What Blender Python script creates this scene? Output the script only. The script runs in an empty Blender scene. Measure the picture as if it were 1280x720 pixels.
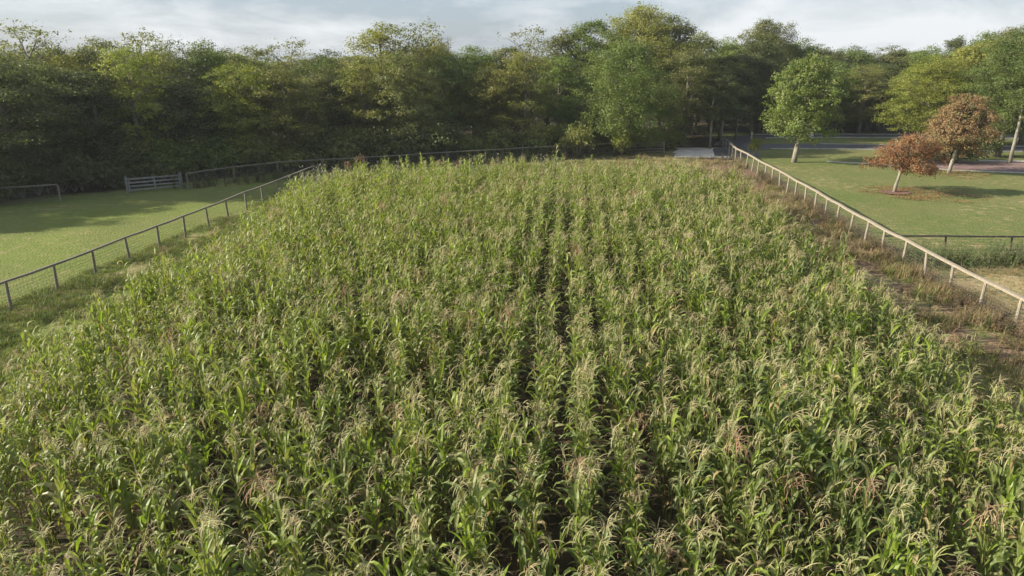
import bpy, math, random
import numpy as np
from mathutils import Vector, noise

C = bpy.context.scene
COL = C.collection
rnd = random.Random(7)
R = math.radians

# ------------------------------------------------------------------ camera
CAM_H = 10.0
PITCH = 18.24
cam_d = bpy.data.cameras.new('camera')
cam_d.sensor_width = 36.0
cam_d.lens = 36.0 * 865 / 1280
cam_d.clip_start = 0.1
cam_d.clip_end = 6000
cam = bpy.data.objects.new('camera', cam_d)
cam.location = (0, 0, CAM_H)
cam.rotation_euler = (R(90 - PITCH), 0, 0)
COL.objects.link(cam)
C.camera = cam

# ------------------------------------------------------------------ light
SUN_EL, SUN_AZ = 25.0, 266.0          # azimuth clockwise from +Y
world = bpy.data.worlds.new("World")
C.world = world
world.use_nodes = True
nt = world.node_tree
nt.nodes.clear()
N, L = nt.nodes.new, nt.links.new
out = N('ShaderNodeOutputWorld')
bg = N('ShaderNodeBackground')
bg.inputs['Strength'].default_value = 0.078
sky = N('ShaderNodeTexSky')
sky.sky_type = 'NISHITA'
sky.sun_disc = False
sky.sun_elevation = R(SUN_EL)
sky.sun_rotation = R(SUN_AZ)
sky.air_density = 1.0
sky.dust_density = 1.2
sky.ozone_density = 1.5
tc = N('ShaderNodeTexCoord')
mp = N('ShaderNodeMapping')
mp.inputs['Scale'].default_value = (1.0, 1.0, 3.2)
cn = N('ShaderNodeTexNoise')
cn.inputs['Scale'].default_value = 3.4
cn.inputs['Detail'].default_value = 7
cn.inputs['Roughness'].default_value = 0.55
cn.inputs['Distortion'].default_value = 0.4
cr = N('ShaderNodeValToRGB')
cr.color_ramp.elements[0].position = 0.45
cr.color_ramp.elements[1].position = 0.63
cmix = N('ShaderNodeMix')
cmix.data_type = 'RGBA'
cmix.inputs[7].default_value = (5.6, 5.75, 5.9, 1)
cm = N('ShaderNodeMath')
cm.operation = 'MULTIPLY_ADD'
cm.inputs[1].default_value = 0.80
cm.inputs[2].default_value = 0.0
L(tc.outputs['Generated'], mp.inputs['Vector'])
L(mp.outputs[0], cn.inputs['Vector'])
L(cn.outputs['Fac'], cr.inputs['Fac'])
L(cr.outputs['Color'], cm.inputs[0])
L(cm.outputs[0], cmix.inputs[0])
veil = N('ShaderNodeMix'); veil.data_type = 'RGBA'
veil.inputs[0].default_value = 0.68
veil.inputs[7].default_value = (2.35, 2.8, 3.5, 1)
L(sky.outputs[0], veil.inputs[6])
L(veil.outputs[2], cmix.inputs[6])
L(cmix.outputs[2], bg.inputs['Color'])
L(bg.outputs[0], out.inputs['Surface'])

sun_d = bpy.data.lights.new('sun', 'SUN')
sun_d.energy = 5.0
sun_d.angle = R(0.55)
sun_d.color = (1.0, 0.90, 0.73)
sun = bpy.data.objects.new('sun', sun_d)
to_sun = Vector((math.cos(R(SUN_EL)) * math.sin(R(SUN_AZ)), math.cos(R(SUN_EL)) * math.cos(R(SUN_AZ)), math.sin(R(SUN_EL))))
sun.rotation_euler = to_sun.to_track_quat('Z', 'Y').to_euler()
sun.location = (-60, 0, 60)
COL.objects.link(sun)
C.view_settings.view_transform = 'Standard'
C.view_settings.look = 'None'
C.view_settings.exposure = 1.15
C.view_settings.gamma = 1.0
C.cycles.max_bounces = 8
C.cycles.diffuse_bounces = 3
C.cycles.transmission_bounces = 5
C.cycles.glossy_bounces = 2

# ------------------------------------------------------------------ place helpers
cp, sp = math.cos(R(PITCH)), math.sin(R(PITCH))
def gx(px, Y, z=0.0):
    """ground X of photo column px at forward distance Y"""
    return (px - 640) / 865 * (Y * cp + (CAM_H - z) * sp)
def hz(py, Y):
    """height that shows at photo row py at forward distance Y"""
    v = (py - 360) / 865
    return CAM_H - Y * (sp + v * cp) / (cp - v * sp)
def gy(py, z=0.0):
    v = (py - 360) / 865
    return (CAM_H - z) * (cp - v * sp) / (sp + v * cp)

# ------------------------------------------------------------------ materials
def mat(name):
    m = bpy.data.materials.new(name)
    m.use_nodes = True
    m.node_tree.nodes.clear()
    return m, m.node_tree

def leaf_material(name, ca, cb, cc=None, transl=0.35, rough=0.5, use_obj=False, scale=0.9, fine=9.0, spec=0.35, tint=(1.25, 1.35, 0.6), grad=None):
    """two-tone foliage: ca to cb by broad noise, cc in small flecks; optional object colour multiplier"""
    m, t = mat(name)
    n, l = t.nodes.new, t.links.new
    o = n('ShaderNodeOutputMaterial')
    geo = n('ShaderNodeNewGeometry')
    n1 = n('ShaderNodeTexNoise'); n1.inputs['Scale'].default_value = scale; n1.inputs['Detail'].default_value = 3
    n2 = n('ShaderNodeTexNoise'); n2.inputs['Scale'].default_value = fine; n2.inputs['Detail'].default_value = 1
    l(geo.outputs['Position'], n1.inputs['Vector']); l(geo.outputs['Position'], n2.inputs['Vector'])
    r1 = n('ShaderNodeValToRGB')
    r1.color_ramp.elements[0].position = .36; r1.color_ramp.elements[1].position = .64
    r1.color_ramp.elements[0].color = (*ca, 1); r1.color_ramp.elements[1].color = (*cb, 1)
    l(n1.outputs['Fac'], r1.inputs['Fac'])
    col = r1.outputs['Color']
    if grad:                         # yellower leaves to the left and far end, partly sunlight and gloss painted in
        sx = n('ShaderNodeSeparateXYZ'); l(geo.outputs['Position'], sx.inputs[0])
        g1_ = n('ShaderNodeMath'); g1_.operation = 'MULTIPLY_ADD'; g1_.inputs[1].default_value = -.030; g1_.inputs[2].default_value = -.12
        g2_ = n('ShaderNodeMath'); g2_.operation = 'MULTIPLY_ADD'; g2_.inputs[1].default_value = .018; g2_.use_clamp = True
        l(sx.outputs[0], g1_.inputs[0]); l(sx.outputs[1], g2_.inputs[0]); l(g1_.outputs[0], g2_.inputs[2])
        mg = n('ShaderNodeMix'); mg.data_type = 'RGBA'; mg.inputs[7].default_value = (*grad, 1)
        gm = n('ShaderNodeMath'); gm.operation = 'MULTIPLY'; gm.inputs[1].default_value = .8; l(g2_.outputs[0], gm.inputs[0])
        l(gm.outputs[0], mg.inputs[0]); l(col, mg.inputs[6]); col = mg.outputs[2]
    if cc:
        r2 = n('ShaderNodeValToRGB')
        r2.color_ramp.elements[0].position = .54; r2.color_ramp.elements[1].position = .66
        l(n2.outputs['Fac'], r2.inputs['Fac'])
        mx = n('ShaderNodeMix'); mx.data_type = 'RGBA'; mx.inputs[7].default_value = (*cc, 1)
        l(r2.outputs['Color'], mx.inputs[0]); l(col, mx.inputs[6])
        col = mx.outputs[2]
    if use_obj:
        oi = n('ShaderNodeObjectInfo')
        mo = n('ShaderNodeMix'); mo.data_type = 'RGBA'; mo.blend_type = 'MULTIPLY'; mo.inputs[0].default_value = 1
        l(col, mo.inputs[6]); l(oi.outputs['Color'], mo.inputs[7])
        col = mo.outputs[2]
    b = n('ShaderNodeBsdfPrincipled')
    b.inputs['Roughness'].default_value = rough
    b.inputs['Specular IOR Level'].default_value = spec
    l(col, b.inputs['Base Color'])
    tr = n('ShaderNodeBsdfTranslucent')
    tm = n('ShaderNodeMix'); tm.data_type = 'RGBA'; tm.blend_type = 'MULTIPLY'; tm.inputs[0].default_value = 1
    tm.inputs[7].default_value = (*tint, 1)
    l(col, tm.inputs[6]); l(tm.outputs[2], tr.inputs['Color'])
    ms = n('ShaderNodeMixShader'); ms.inputs[0].default_value = transl
    l(b.outputs[0], ms.inputs[1]); l(tr.outputs[0], ms.inputs[2]); l(ms.outputs[0], o.inputs['Surface'])
    return m

def solid_material(name, ca, cb, rough=0.8, scale=4.0, stretch=(1, 1, 1), bump=0.3, bscale=20.0, metal=0.0):
    m, t = mat(name)
    n, l = t.nodes.new, t.links.new
    o = n('ShaderNodeOutputMaterial')
    tcn = n('ShaderNodeTexCoord')
    mpn = n('ShaderNodeMapping'); mpn.inputs['Scale'].default_value = stretch
    l(tcn.outputs['Object'], mpn.inputs['Vector'])
    n1 = n('ShaderNodeTexNoise'); n1.inputs['Scale'].default_value = scale; n1.inputs['Detail'].default_value = 6; n1.inputs['Roughness'].default_value = .65
    l(mpn.outputs[0], n1.inputs['Vector'])
    r1 = n('ShaderNodeValToRGB')
    r1.color_ramp.elements[0].position = .33; r1.color_ramp.elements[1].position = .67
    r1.color_ramp.elements[0].color = (*ca, 1); r1.color_ramp.elements[1].color = (*cb, 1)
    l(n1.outputs['Fac'], r1.inputs['Fac'])
    b = n('ShaderNodeBsdfPrincipled')
    b.inputs['Roughness'].default_value = rough; b.inputs['Metallic'].default_value = metal
    l(r1.outputs['Color'], b.inputs['Base Color'])
    n2 = n('ShaderNodeTexNoise'); n2.inputs['Scale'].default_value = bscale; n2.inputs['Detail'].default_value = 4
    l(mpn.outputs[0], n2.inputs['Vector'])
    bp = n('ShaderNodeBump'); bp.inputs['Strength'].default_value = bump; bp.inputs['Distance'].default_value = .03
    l(n2.outputs['Fac'], bp.inputs['Height']); l(bp.outputs[0], b.inputs['Normal'])
    l(b.outputs[0], o.inputs['Surface'])
    return m

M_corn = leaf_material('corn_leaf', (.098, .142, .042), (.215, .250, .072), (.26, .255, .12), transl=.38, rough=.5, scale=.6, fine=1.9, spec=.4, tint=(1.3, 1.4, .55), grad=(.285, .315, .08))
M_dry = leaf_material('dry_leaf', (.20, .145, .065), (.31, .25, .125), None, transl=.25, rough=.7, scale=3)
M_yel = leaf_material('bright_leaf', (.16, .235, .03), (.25, .31, .05), None, transl=.4, rough=.45, scale=2)
M_tas = leaf_material('tassel', (.32, .30, .15), (.43, .39, .21), (.40, .32, .19), transl=.3, rough=.7, scale=.8, fine=2.3, tint=(1.1, 1, .85))
M_tasg = leaf_material('green_tassel', (.22, .25, .08), (.30, .31, .12), None, transl=.3, rough=.6, scale=.8)
M_tasb = leaf_material('brown_tassel', (.24, .145, .085), (.33, .22, .14), None, transl=.25, rough=.7, scale=3, tint=(1.1, .9, .8))
M_stalk = leaf_material('stalk', (.11, .15, .04), (.19, .19, .07), (.21, .15, .07), transl=0.0, rough=.5, scale=1.2, fine=3)
M_tree = leaf_material('tree_leaf', (.108, .128, .036), (.160, .170, .052), (.185, .175, .080), transl=.38, rough=.55, use_obj=True, scale=.30, fine=1.3, tint=(1.2, 1.3, .6))
M_bark = solid_material('bark', (.11, .09, .07), (.24, .21, .17), .9, 6, (1, 1, .25), .8, 14)
M_palebark = solid_material('pale_bark', (.15, .138, .112), (.28, .26, .21), .85, 5, (1, 1, .3), .6, 14)
M_wood = solid_material('weathered_wood', (.17, .145, .108), (.37, .325, .25), .75, 5, (6, 6, .6), .5, 12)
M_woodold = solid_material('grey_wood', (.11, .10, .08), (.23, .21, .165), .85, 5, (6, 6, .6), .5, 12)
M_wooddark = solid_material('dark_wood', (.035, .032, .028), (.075, .068, .055), .8, 5, (1, 1, 1), .5, 12)
M_gatew = solid_material('gate_board', (.13, .13, .125), (.22, .22, .21), .7, 3, (1, 1, 1), .3, 10)
M_wire = solid_material('wire', (.16, .15, .135), (.25, .24, .22), .5, 4, metal=.6)
M_asph = solid_material('asphalt', (.050, .050, .054), (.080, .080, .084), .88, .9, (1, 1, 1), .3, 30)
M_conc = solid_material('concrete', (.28, .27, .25), (.42, .41, .38), .85, 1.5, (1, 1, 1), .2, 25)
M_grav = solid_material('gravel', (.42, .39, .34), (.66, .62, .56), .95, 1.3, (1, 1, 1), .8, 12)
M_mulch = solid_material('mulch', (.120, .075, .070), (.22, .145, .135), .95, 1.1, (1, 1, 1), 1, 14)
M_white = solid_material('white_paint', (.72, .72, .70), (.82, .82, .80), .4, 2, (1, 1, 1), .05, 6)
M_black = solid_material('black_rubber', (.015, .015, .016), (.03, .03, .032), .6, 4)
M_grey = solid_material('grey_vinyl', (.08, .08, .085), (.13, .13, .14), .6, 4)
M_yellow = solid_material('pale_yellow_paint', (.50, .45, .22), (.62, .56, .30), .6, 5)
M_grass = leaf_material('grass_blade', (.100, .145, .034), (.150, .185, .048), (.20, .19, .08), transl=.3, rough=.6, scale=.7, fine=3)
M_strawg = leaf_material('dry_grass', (.20, .15, .08), (.32, .25, .13), (.15, .15, .06), transl=.25, rough=.7, scale=1, fine=3)
M_weed = leaf_material('weed_leaf', (.062, .095, .03), (.12, .15, .05), (.19, .18, .10), transl=.3, rough=.55, scale=1, fine=3)
M_silver = leaf_material('silver_seed', (.26, .25, .19), (.40, .38, .29), None, transl=.3, rough=.7, scale=2, tint=(1, 1, .95))
M_fall = leaf_material('fallen_leaf', (.22, .10, .05), (.34, .20, .10), None, transl=.1, rough=.8, scale=3)
M_dwn = leaf_material('dead_weed', (.13, .09, .055), (.22, .16, .10), (.10, .10, .05), transl=.2, rough=.8, scale=1, fine=3)

# ------------------------------------------------------------------ mesh helpers
class MB:
    """collects triangles and quads with a material slot each"""
    def __init__(s):
        s.v = []; s.f = []; s.m = []; s.n = 0
    def add(s, verts, faces, mi=0):
        verts = np.asarray(verts, dtype=np.float32).reshape(-1, 3)
        s.v.append(verts)
        b = s.n
        for f in faces:
            s.f.append(tuple(int(i) + b for i in f)); s.m.append(mi)
        s.n += len(verts)
    def mesh(s, name, mats, smooth=False):
        me = bpy.data.meshes.new(name)
        me.from_pydata(np.concatenate(s.v).tolist(), [], s.f)
        for m in mats: me.materials.append(m)
        if len(mats) > 1:
            me.polygons.foreach_set('material_index', s.m)
        if smooth:
            me.polygons.foreach_set('use_smooth', [True] * len(s.f))
        me.update()
        return me
    def build(s, name, mats, parent=None, smooth=False, loc=(0, 0, 0)):
        if not isinstance(mats, (list, tuple)): mats = [mats]
        o = bpy.data.objects.new(name, s.mesh(name, mats, smooth))
        o.location = loc
        COL.objects.link(o)
        if parent: o.parent = parent
        return o
    def box(s, c, size, mi=0, rz=0.0, rx=0.0):
        x, y, z = [d / 2 for d in size]
        P = np.array([(a, b, c_) for a in (-x, x) for b in (-y, y) for c_ in (-z, z)])
        if rx:
            q = P.copy(); P[:, 1] = q[:, 1] * math.cos(rx) - q[:, 2] * math.sin(rx); P[:, 2] = q[:, 1] * math.sin(rx) + q[:, 2] * math.cos(rx)
        if rz:
            q = P.copy(); P[:, 0] = q[:, 0] * math.cos(rz) - q[:, 1] * math.sin(rz); P[:, 1] = q[:, 0] * math.sin(rz) + q[:, 1] * math.cos(rz)
        s.add(P + np.array(c), [(0, 1, 3, 2), (4, 6, 7, 5), (0, 4, 5, 1), (2, 3, 7, 6), (0, 2, 6, 4), (1, 5, 7, 3)], mi)
    def tube(s, pts, radii, sides=6, mi=0, cap=True):
        pts = [Vector(p) for p in pts]
        V = []; F = []
        ref = Vector((0.31, 0.87, 0.12)).normalized()
        for i, p in enumerate(pts):
            d = (pts[min(i + 1, len(pts) - 1)] - pts[max(i - 1, 0)])
            d = d.normalized() if d.length > 1e-6 else Vector((0, 0, 1))
            a = d.cross(ref)
            if a.length < .15: a = d.cross(Vector((1, 0, 0)))
            a.normalize(); b = d.cross(a)
            for k in range(sides):
                t = 2 * math.pi * k / sides
                q = p + (a * math.cos(t) + b * math.sin(t)) * radii[i]
                V.append(q[:])
        for i in range(len(pts) - 1):
            for k in range(sides):
                k2 = (k + 1) % sides
                F.append((i * sides + k, i * sides + k2, (i + 1) * sides + k2, (i + 1) * sides + k))
        if cap:
            F.append(tuple(range(sides))[::-1]); F.append(tuple((len(pts) - 1) * sides + k for k in range(sides)))
        s.add(V, F, mi)

def bar(mb, a, b, w, h, mi=0):
    """rectangular bar from a to b"""
    a, b = Vector(a), Vector(b)
    d = (b - a).normalized()
    side = d.cross(Vector((0, 0, 1))).normalized() * (w / 2)
    up = side.cross(d).normalized() * (h / 2)
    P = [a - side - up, a + side - up, a + side + up, a - side + up, b - side - up, b + side - up, b + side + up, b - side + up]
    mb.add([p[:] for p in P], [(3, 2, 1, 0), (4, 5, 6, 7), (0, 1, 5, 4), (1, 2, 6, 5), (2, 3, 7, 6), (3, 0, 4, 7)], mi)

def quads_mesh(name, V, mats, mi=None):
    """V: (n,4,3) array of leaf quads"""
    n = len(V)
    me = bpy.data.meshes.new(name)
    me.vertices.add(n * 4); me.vertices.foreach_set('co', V.reshape(-1).astype(np.float32))
    me.loops.add(n * 4); me.loops.foreach_set('vertex_index', np.arange(n * 4, dtype=np.int32))
    me.polygons.add(n); me.polygons.foreach_set('loop_start', np.arange(0, n * 4, 4, dtype=np.int32))
    me.polygons.foreach_set('loop_total', np.full(n, 4, dtype=np.int32))
    for m in mats: me.materials.append(m)
    if mi is not None: me.polygons.foreach_set('material_index', mi.astype(np.int32))
    me.update(calc_edges=True)
    return me

def tag(o, label=None, cat=None, group=None, kind=None):
    if label: o['label'] = label
    if cat: o['category'] = cat
    if group: o['group'] = group
    if kind: o['kind'] = kind
    return o

def thing(name, loc, label, cat, rz=0.0, group=None):
    o = bpy.data.objects.new(name, None)
    o.empty_display_size = .3
    o.location = loc; o.rotation_euler = (0, 0, rz)
    COL.objects.link(o)
    return tag(o, label, cat, group)

# ------------------------------------------------------------------ ground
ROWA = R(4.8)
RU = (math.sin(ROWA), math.cos(ROWA))
def field_left(y): return -13.1 - .028 * y
def field_right(y): return 10.8 + .10 * y
def field_far(x): return 51.8 + .8 * math.sin(x * .7) - max(0, x - 10) * .85 - max(0, -x - 7.5) * .9
def smooth(a, b, x): return np.clip((x - a) / (b - a), 0, 1) ** 2 * (3 - 2 * np.clip((x - a) / (b - a), 0, 1))

def fbm(x, y, seed, sc):
    rg = np.random.RandomState(seed)
    v = np.zeros_like(x)
    for o in range(5):
        a, b, c, d = rg.uniform(-1, 1, 4); f = sc * 1.9 ** o
        ph = rg.uniform(0, 6.28, 3)
        v += (np.sin(x * f * (1 + .3 * a) + y * f * b * .7 + ph[0] + 1.7 * np.sin(y * f * .6 + ph[1])) * np.cos(y * f * (1 + .3 * c) - x * f * d * .7 + ph[2])) / 1.6 ** o
    return v / 2
GX0, GX1, GY0, GY1, ST = -90, 110, -12, 150, .5
xs = np.arange(GX0, GX1 + .01, ST); ys = np.arange(GY0, GY1 + .01, ST)
X, Y = np.meshgrid(xs, ys)
nx, ny = len(xs), len(ys)
f1 = fbm(X, Y, 3, .35); f2 = fbm(X, Y, 9, 1.1); f3 = fbm(X, Y, 5, .12)
xl = -13.1 - .028 * Y + .5 * f2; xr = 10.8 + .10 * Y + .5 * f2
fence_r = 17.3 + .0845 * Y
infield = smooth(-.8, .6, X - xl) * smooth(-.8, .6, xr - X) * smooth(0, 2, 53.5 - Y + f1)
# bare track between corn and right fence, opening to a dirt patch at the far end
track = smooth(0, 1.2, X - xr) * smooth(-1.0, .8, fence_r + .6 - X) * smooth(14, 26, Y + 2 * f1) * smooth(0, 3, 80 - Y)
patch = np.exp(-(((X - 19.0 - 2 * f2) / 4.2) ** 2 + ((Y - 68) / 9.5) ** 2))
soil = np.clip(infield + track * (.62 + .5 * f2) + patch * .35, 0, 1)
# dry grass
dry = np.clip(.24 + .35 * f1, 0, 1) * np.where(X < -15, .45, 1) * np.where(X > 20, .7, 1)
dry = np.where((X > fence_r) & (Y < 35.5 + f2), np.clip(.75 + .4 * f2 - .5 * smooth(32, 35, Y), 0, 1), dry)
dry = np.maximum(dry, track * np.clip(.7 + .5 * f2, 0, 1))
dry = np.maximum(dry, patch * 1.3)
behind = smooth(53, 56, Y) * smooth(0, 2, xr + 3 - X) * (X > -18)
dry = np.where(behind > .5, np.clip(.45 + .4 * f2, 0, 1), dry)
# forest floor
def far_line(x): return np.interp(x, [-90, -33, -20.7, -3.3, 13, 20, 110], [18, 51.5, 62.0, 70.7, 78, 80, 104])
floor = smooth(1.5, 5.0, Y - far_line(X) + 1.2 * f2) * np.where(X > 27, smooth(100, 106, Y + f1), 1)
floor = np.maximum(floor, infield * np.clip(.75 + .4 * f2, 0, 1))  # darker under the corn: litter, dark soil and row shade painted into the colour
lush = np.clip(.5 + .7 * f3, 0, 1) * (X < -15)
trodden = np.exp(-((X - (-24.9 + .127 * Y) - 1.2 - .5 * f1) / 1.0) ** 2) * (Y < 62) * np.clip(.55 + .8 * f2, 0, 1)
Z = .05 * f1 + .02 * f2
Z *= smooth(0, 6, 66 - Y) * (1 - .3 * infield)
me = bpy.data.meshes.new('ground')
verts = np.stack([X, Y, Z], -1).reshape(-1, 3).astype(np.float32)
me.vertices.add(len(verts)); me.vertices.foreach_set('co', verts.reshape(-1))
ii = (np.arange(ny - 1)[:, None] * nx + np.arange(nx - 1)[None, :]).reshape(-1)
fq = np.stack([ii, ii + 1, ii + nx + 1, ii + nx], 1).astype(np.int32)
me.loops.add(fq.size); me.loops.foreach_set('vertex_index', fq.reshape(-1))
me.polygons.add(len(fq)); me.polygons.foreach_set('loop_start', np.arange(0, fq.size, 4, dtype=np.int32))
me.polygons.foreach_set('loop_total', np.full(len(fq), 4, dtype=np.int32))
me.polygons.foreach_set('use_smooth', np.ones(len(fq), dtype=bool))
me.update(calc_edges=True)
ca = me.color_attributes.new('cover', 'FLOAT_COLOR', 'POINT')
dry = np.maximum(dry, trodden)
ca.data.foreach_set('color', np.stack([soil, dry, floor, lush], -1).reshape(-1).astype(np.float32))

m, t = mat('ground_cover')
n, l = t.nodes.new, t.links.new
o_ = n('ShaderNodeOutputMaterial'); b_ = n('ShaderNodeBsdfPrincipled'); b_.inputs['Roughness'].default_value = .95
b_.inputs['Specular IOR Level'].default_value = .1
at_ = n('ShaderNodeAttribute'); at_.attribute_name = 'cover'
sep = n('ShaderNodeSeparateColor'); l(at_.outputs['Color'], sep.inputs[0])
geo = n('ShaderNodeNewGeometry')
def noise_ramp(scale, c0, c1, p0=.35, p1=.65, detail=5):
    a = n('ShaderNodeTexNoise'); a.inputs['Scale'].default_value = scale; a.inputs['Detail'].default_value = detail; a.inputs['Roughness'].default_value = .7
    l(geo.outputs['Position'], a.inputs['Vector'])
    r = n('ShaderNodeValToRGB'); r.color_ramp.elements[0].position = p0; r.color_ramp.elements[1].position = p1
    r.color_ramp.elements[0].color = (*c0, 1); r.color_ramp.elements[1].color = (*c1, 1)
    l(a.outputs['Fac'], r.inputs['Fac'])
    return r.outputs['Color']
def mixc(fac, a, b):
    x = n('ShaderNodeMix'); x.data_type = 'RGBA'
    l(fac, x.inputs[0]); l(a, x.inputs[6]); l(b, x.inputs[7])
    return x.outputs[2]
grassc = mixc(noise_ramp(.16, (0, 0, 0), (1, 1, 1)), noise_ramp(1.9, (.084, .116, .034), (.128, .162, .048)), noise_ramp(5.1, (.118, .126, .046), (.175, .175, .072)))
dryc = noise_ramp(2.2, (.19, .150, .080), (.36, .29, .16))
soilc = noise_ramp(2.6, (.085, .056, .040), (.23, .155, .105))
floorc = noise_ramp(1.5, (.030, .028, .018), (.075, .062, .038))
lushc = noise_ramp(1.2, (.128, .166, .038), (.178, .214, .052))
c = mixc(at_.outputs['Alpha'], grassc, lushc)
def brk(sock, sc=2.0, amt=.6):
    a = n('ShaderNodeTexNoise'); a.inputs['Scale'].default_value = sc; a.inputs['Detail'].default_value = 4
    l(geo.outputs['Position'], a.inputs['Vector'])
    s1 = n('ShaderNodeMath'); s1.operation = 'MULTIPLY_ADD'; s1.inputs[1].default_value = amt * 2; s1.inputs[2].default_value = -amt
    l(a.outputs['Fac'], s1.inputs[0])
    s2 = n('ShaderNodeMath'); s2.operation = 'ADD'; l(sock, s2.inputs[0]); l(s1.outputs[0], s2.inputs[1])
    r = n('ShaderNodeValToRGB'); r.color_ramp.elements[0].position = .25; r.color_ramp.elements[1].position = .75
    l(s2.outputs[0], r.inputs['Fac'])
    return r.outputs['Color']
c = mixc(brk(sep.outputs[1], 1.6, .9), c, dryc)
c = mixc(brk(sep.outputs[0], 2.4, .7), c, soilc)
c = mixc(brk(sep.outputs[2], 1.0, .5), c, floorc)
l(c, b_.inputs['Base Color'])
nb = n('ShaderNodeTexNoise'); nb.inputs['Scale'].default_value = 7; nb.inputs['Detail'].default_value = 6
l(geo.outputs['Position'], nb.inputs['Vector'])
bp = n('ShaderNodeBump'); bp.inputs['Strength'].default_value = .8; bp.inputs['Distance'].default_value = .10
l(nb.outputs['Fac'], bp.inputs['Height']); l(bp.outputs[0], b_.inputs['Normal'])
l(b_.outputs[0], o_.inputs['Surface'])
me.materials.append(m)
ground = bpy.data.objects.new('ground', me); COL.objects.link(ground)
tag(ground, 'grass and bare soil ground under the field and lawns', kind='structure')
mb = MB()
B = 4000
mb.add([(-B, -B, -.35), (B, -B, -.35), (B, B, -.35), (-B, B, -.35)], [(0, 1, 2, 3)])
terr = mb.build('terrain', solid_material('far_ground', (.04, .055, .02), (.07, .085, .03), .95, .02))
tag(terr, 'dark green land reaching the horizon', kind='structure')

def sheet(name, pts, z, material, label, jit=.0, step=1.2, seed=1, thick=0.0):
    """flat polygon sheet with a slightly uneven outline"""
    rg = random.Random(seed)
    P = []
    for i in range(len(pts)):
        a = Vector(pts[i]); b = Vector(pts[(i + 1) % len(pts)])
        k = max(1, int((b - a).length / step))
        nrm = Vector((-(b - a).y, (b - a).x)).normalized()
        for j in range(k):
            q = a.lerp(b, j / k) + nrm * rg.uniform(-jit, jit)
            P.append((q.x, q.y, z))
    mb = MB(); mb.add(P, [tuple(range(len(P)))])
    if thick:
        nP = len(P)
        mb.add(P + [(x, y, z - thick) for x, y, _ in P], [(i, (i + 1) % nP, (i + 1) % nP + nP, i + nP)[::-1] for i in range(nP)])
    o = mb.build(name, material)
    return tag(o, label, kind='structure')

def curve_strip(pts, w):
    L_, R_ = [], []
    for i, p in enumerate(pts):
        a = Vector(pts[max(i - 1, 0)]); b = Vector(pts[min(i + 1, len(pts) - 1)])
        nrm = Vector((-(b - a).y, (b - a).x)).normalized() * w / 2
        L_.append((Vector(p) + nrm)[:]); R_.append((Vector(p) - nrm)[:])
    return R_ + L_[::-1]
# driveway: gravel opening behind the dirt patch, asphalt lane bending to the right, second lane behind
sheet('gravel_drive', [(gx(838, 77), 75.6), (gx(915, 77), 74.6), (gx(914, 82), 84), (gx(848, 84), 84.5)], .012, M_grav, 'pale gravel opening between the fences at the end of the field', .35, 1, 3)
road1 = [(24.6, 76), (26.0, 82), (30.5, 85.4), (38, 85.3), (48, 83.6), (60, 82.5), (75, 82), (110, 84)]
sheet('driveway', curve_strip(road1, 5.0), .022, M_asph, 'grey asphalt driveway curving right behind the small trees', .08, 1.5, 4)
road2 = [(27.0, 86), (30, 93.5), (34, 97), (45, 97.5), (60, 96.5), (80, 95), (110, 95)]
sheet('road', curve_strip(road2, 4.4), .016, M_asph, 'grey asphalt lane along the foot of the far wood', .08, 1.5, 5)
def kerb(name, pts, label):
    mb = MB()
    for a, b in zip(pts[:-1], pts[1:]):
        bar(mb, (*a, .05), (*b, .05), .18, .14)
    return tag(mb.build(name, M_conc), label, kind='structure')
def offset(pts, d):
    o = []
    for i, p in enumerate(pts):
        a = Vector(pts[max(i - 1, 0)]); b = Vector(pts[min(i + 1, len(pts) - 1)])
        nrm = Vector((-(b - a).y, (b - a).x)).normalized() * d
        o.append((Vector(p) + nrm)[:])
    return o
kerb('kerb', offset(road1[2:], -2.6), 'pale concrete kerb on the lawn side of the driveway')
kerb('kerb', offset(road1[3:], 2.6), 'pale concrete kerb on the far side of the driveway')
kerb('kerb', offset(road2[2:], -2.3), 'pale concrete kerb on the near side of the far lane')
kerb('kerb', offset(road2[2:], 2.3), 'pale concrete kerb at the foot of the wood')
# path at the top of the lawn and the mulch bed
sheet('path', curve_strip([(gx(1035, 72), 72.3), (gx(1100, 70.5), 70.3), (gx(1150, 67.5), 68), (gx(1200, 65.5), 66.2), (gx(1290, 64), 64.6), (64, 64)], .75), .010, M_conc, 'narrow pale path at the upper edge of the right lawn', .05, 1, 6)
sheet('mulch_bed', [(gx(1128, 67.5), 69.2), (gx(1200, 65.5), 66.9), (gx(1290, 64), 65.3), (68, 64.8), (70, 71.5), (gx(1290, 72), 71.8), (gx(1225, 72), 72.2), (gx(1150, 73), 73)], .012, M_mulch, 'dark red brown mulch bed behind the brown leaved tree', .15, 1, 7)
sheet('walkway', curve_strip([(gx(1222, 73), 73.0), (gx(1255, 72.5), 72.7), (gx(1300, 72), 72.3), (72, 72)], 1.1), .016, M_conc, 'pale walkway behind the mulch bed at the right edge', .04, 1, 8)
sheet('mulch_ring', [(30.3 + 1.15 * math.cos(a) , 54.4 + .95 * math.sin(a)) for a in np.linspace(0, 6.28, 17)[:-1]], .06, M_mulch, 'ring of red brown mulch round the foot of the small red tree', .14, .3, 9)

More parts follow.
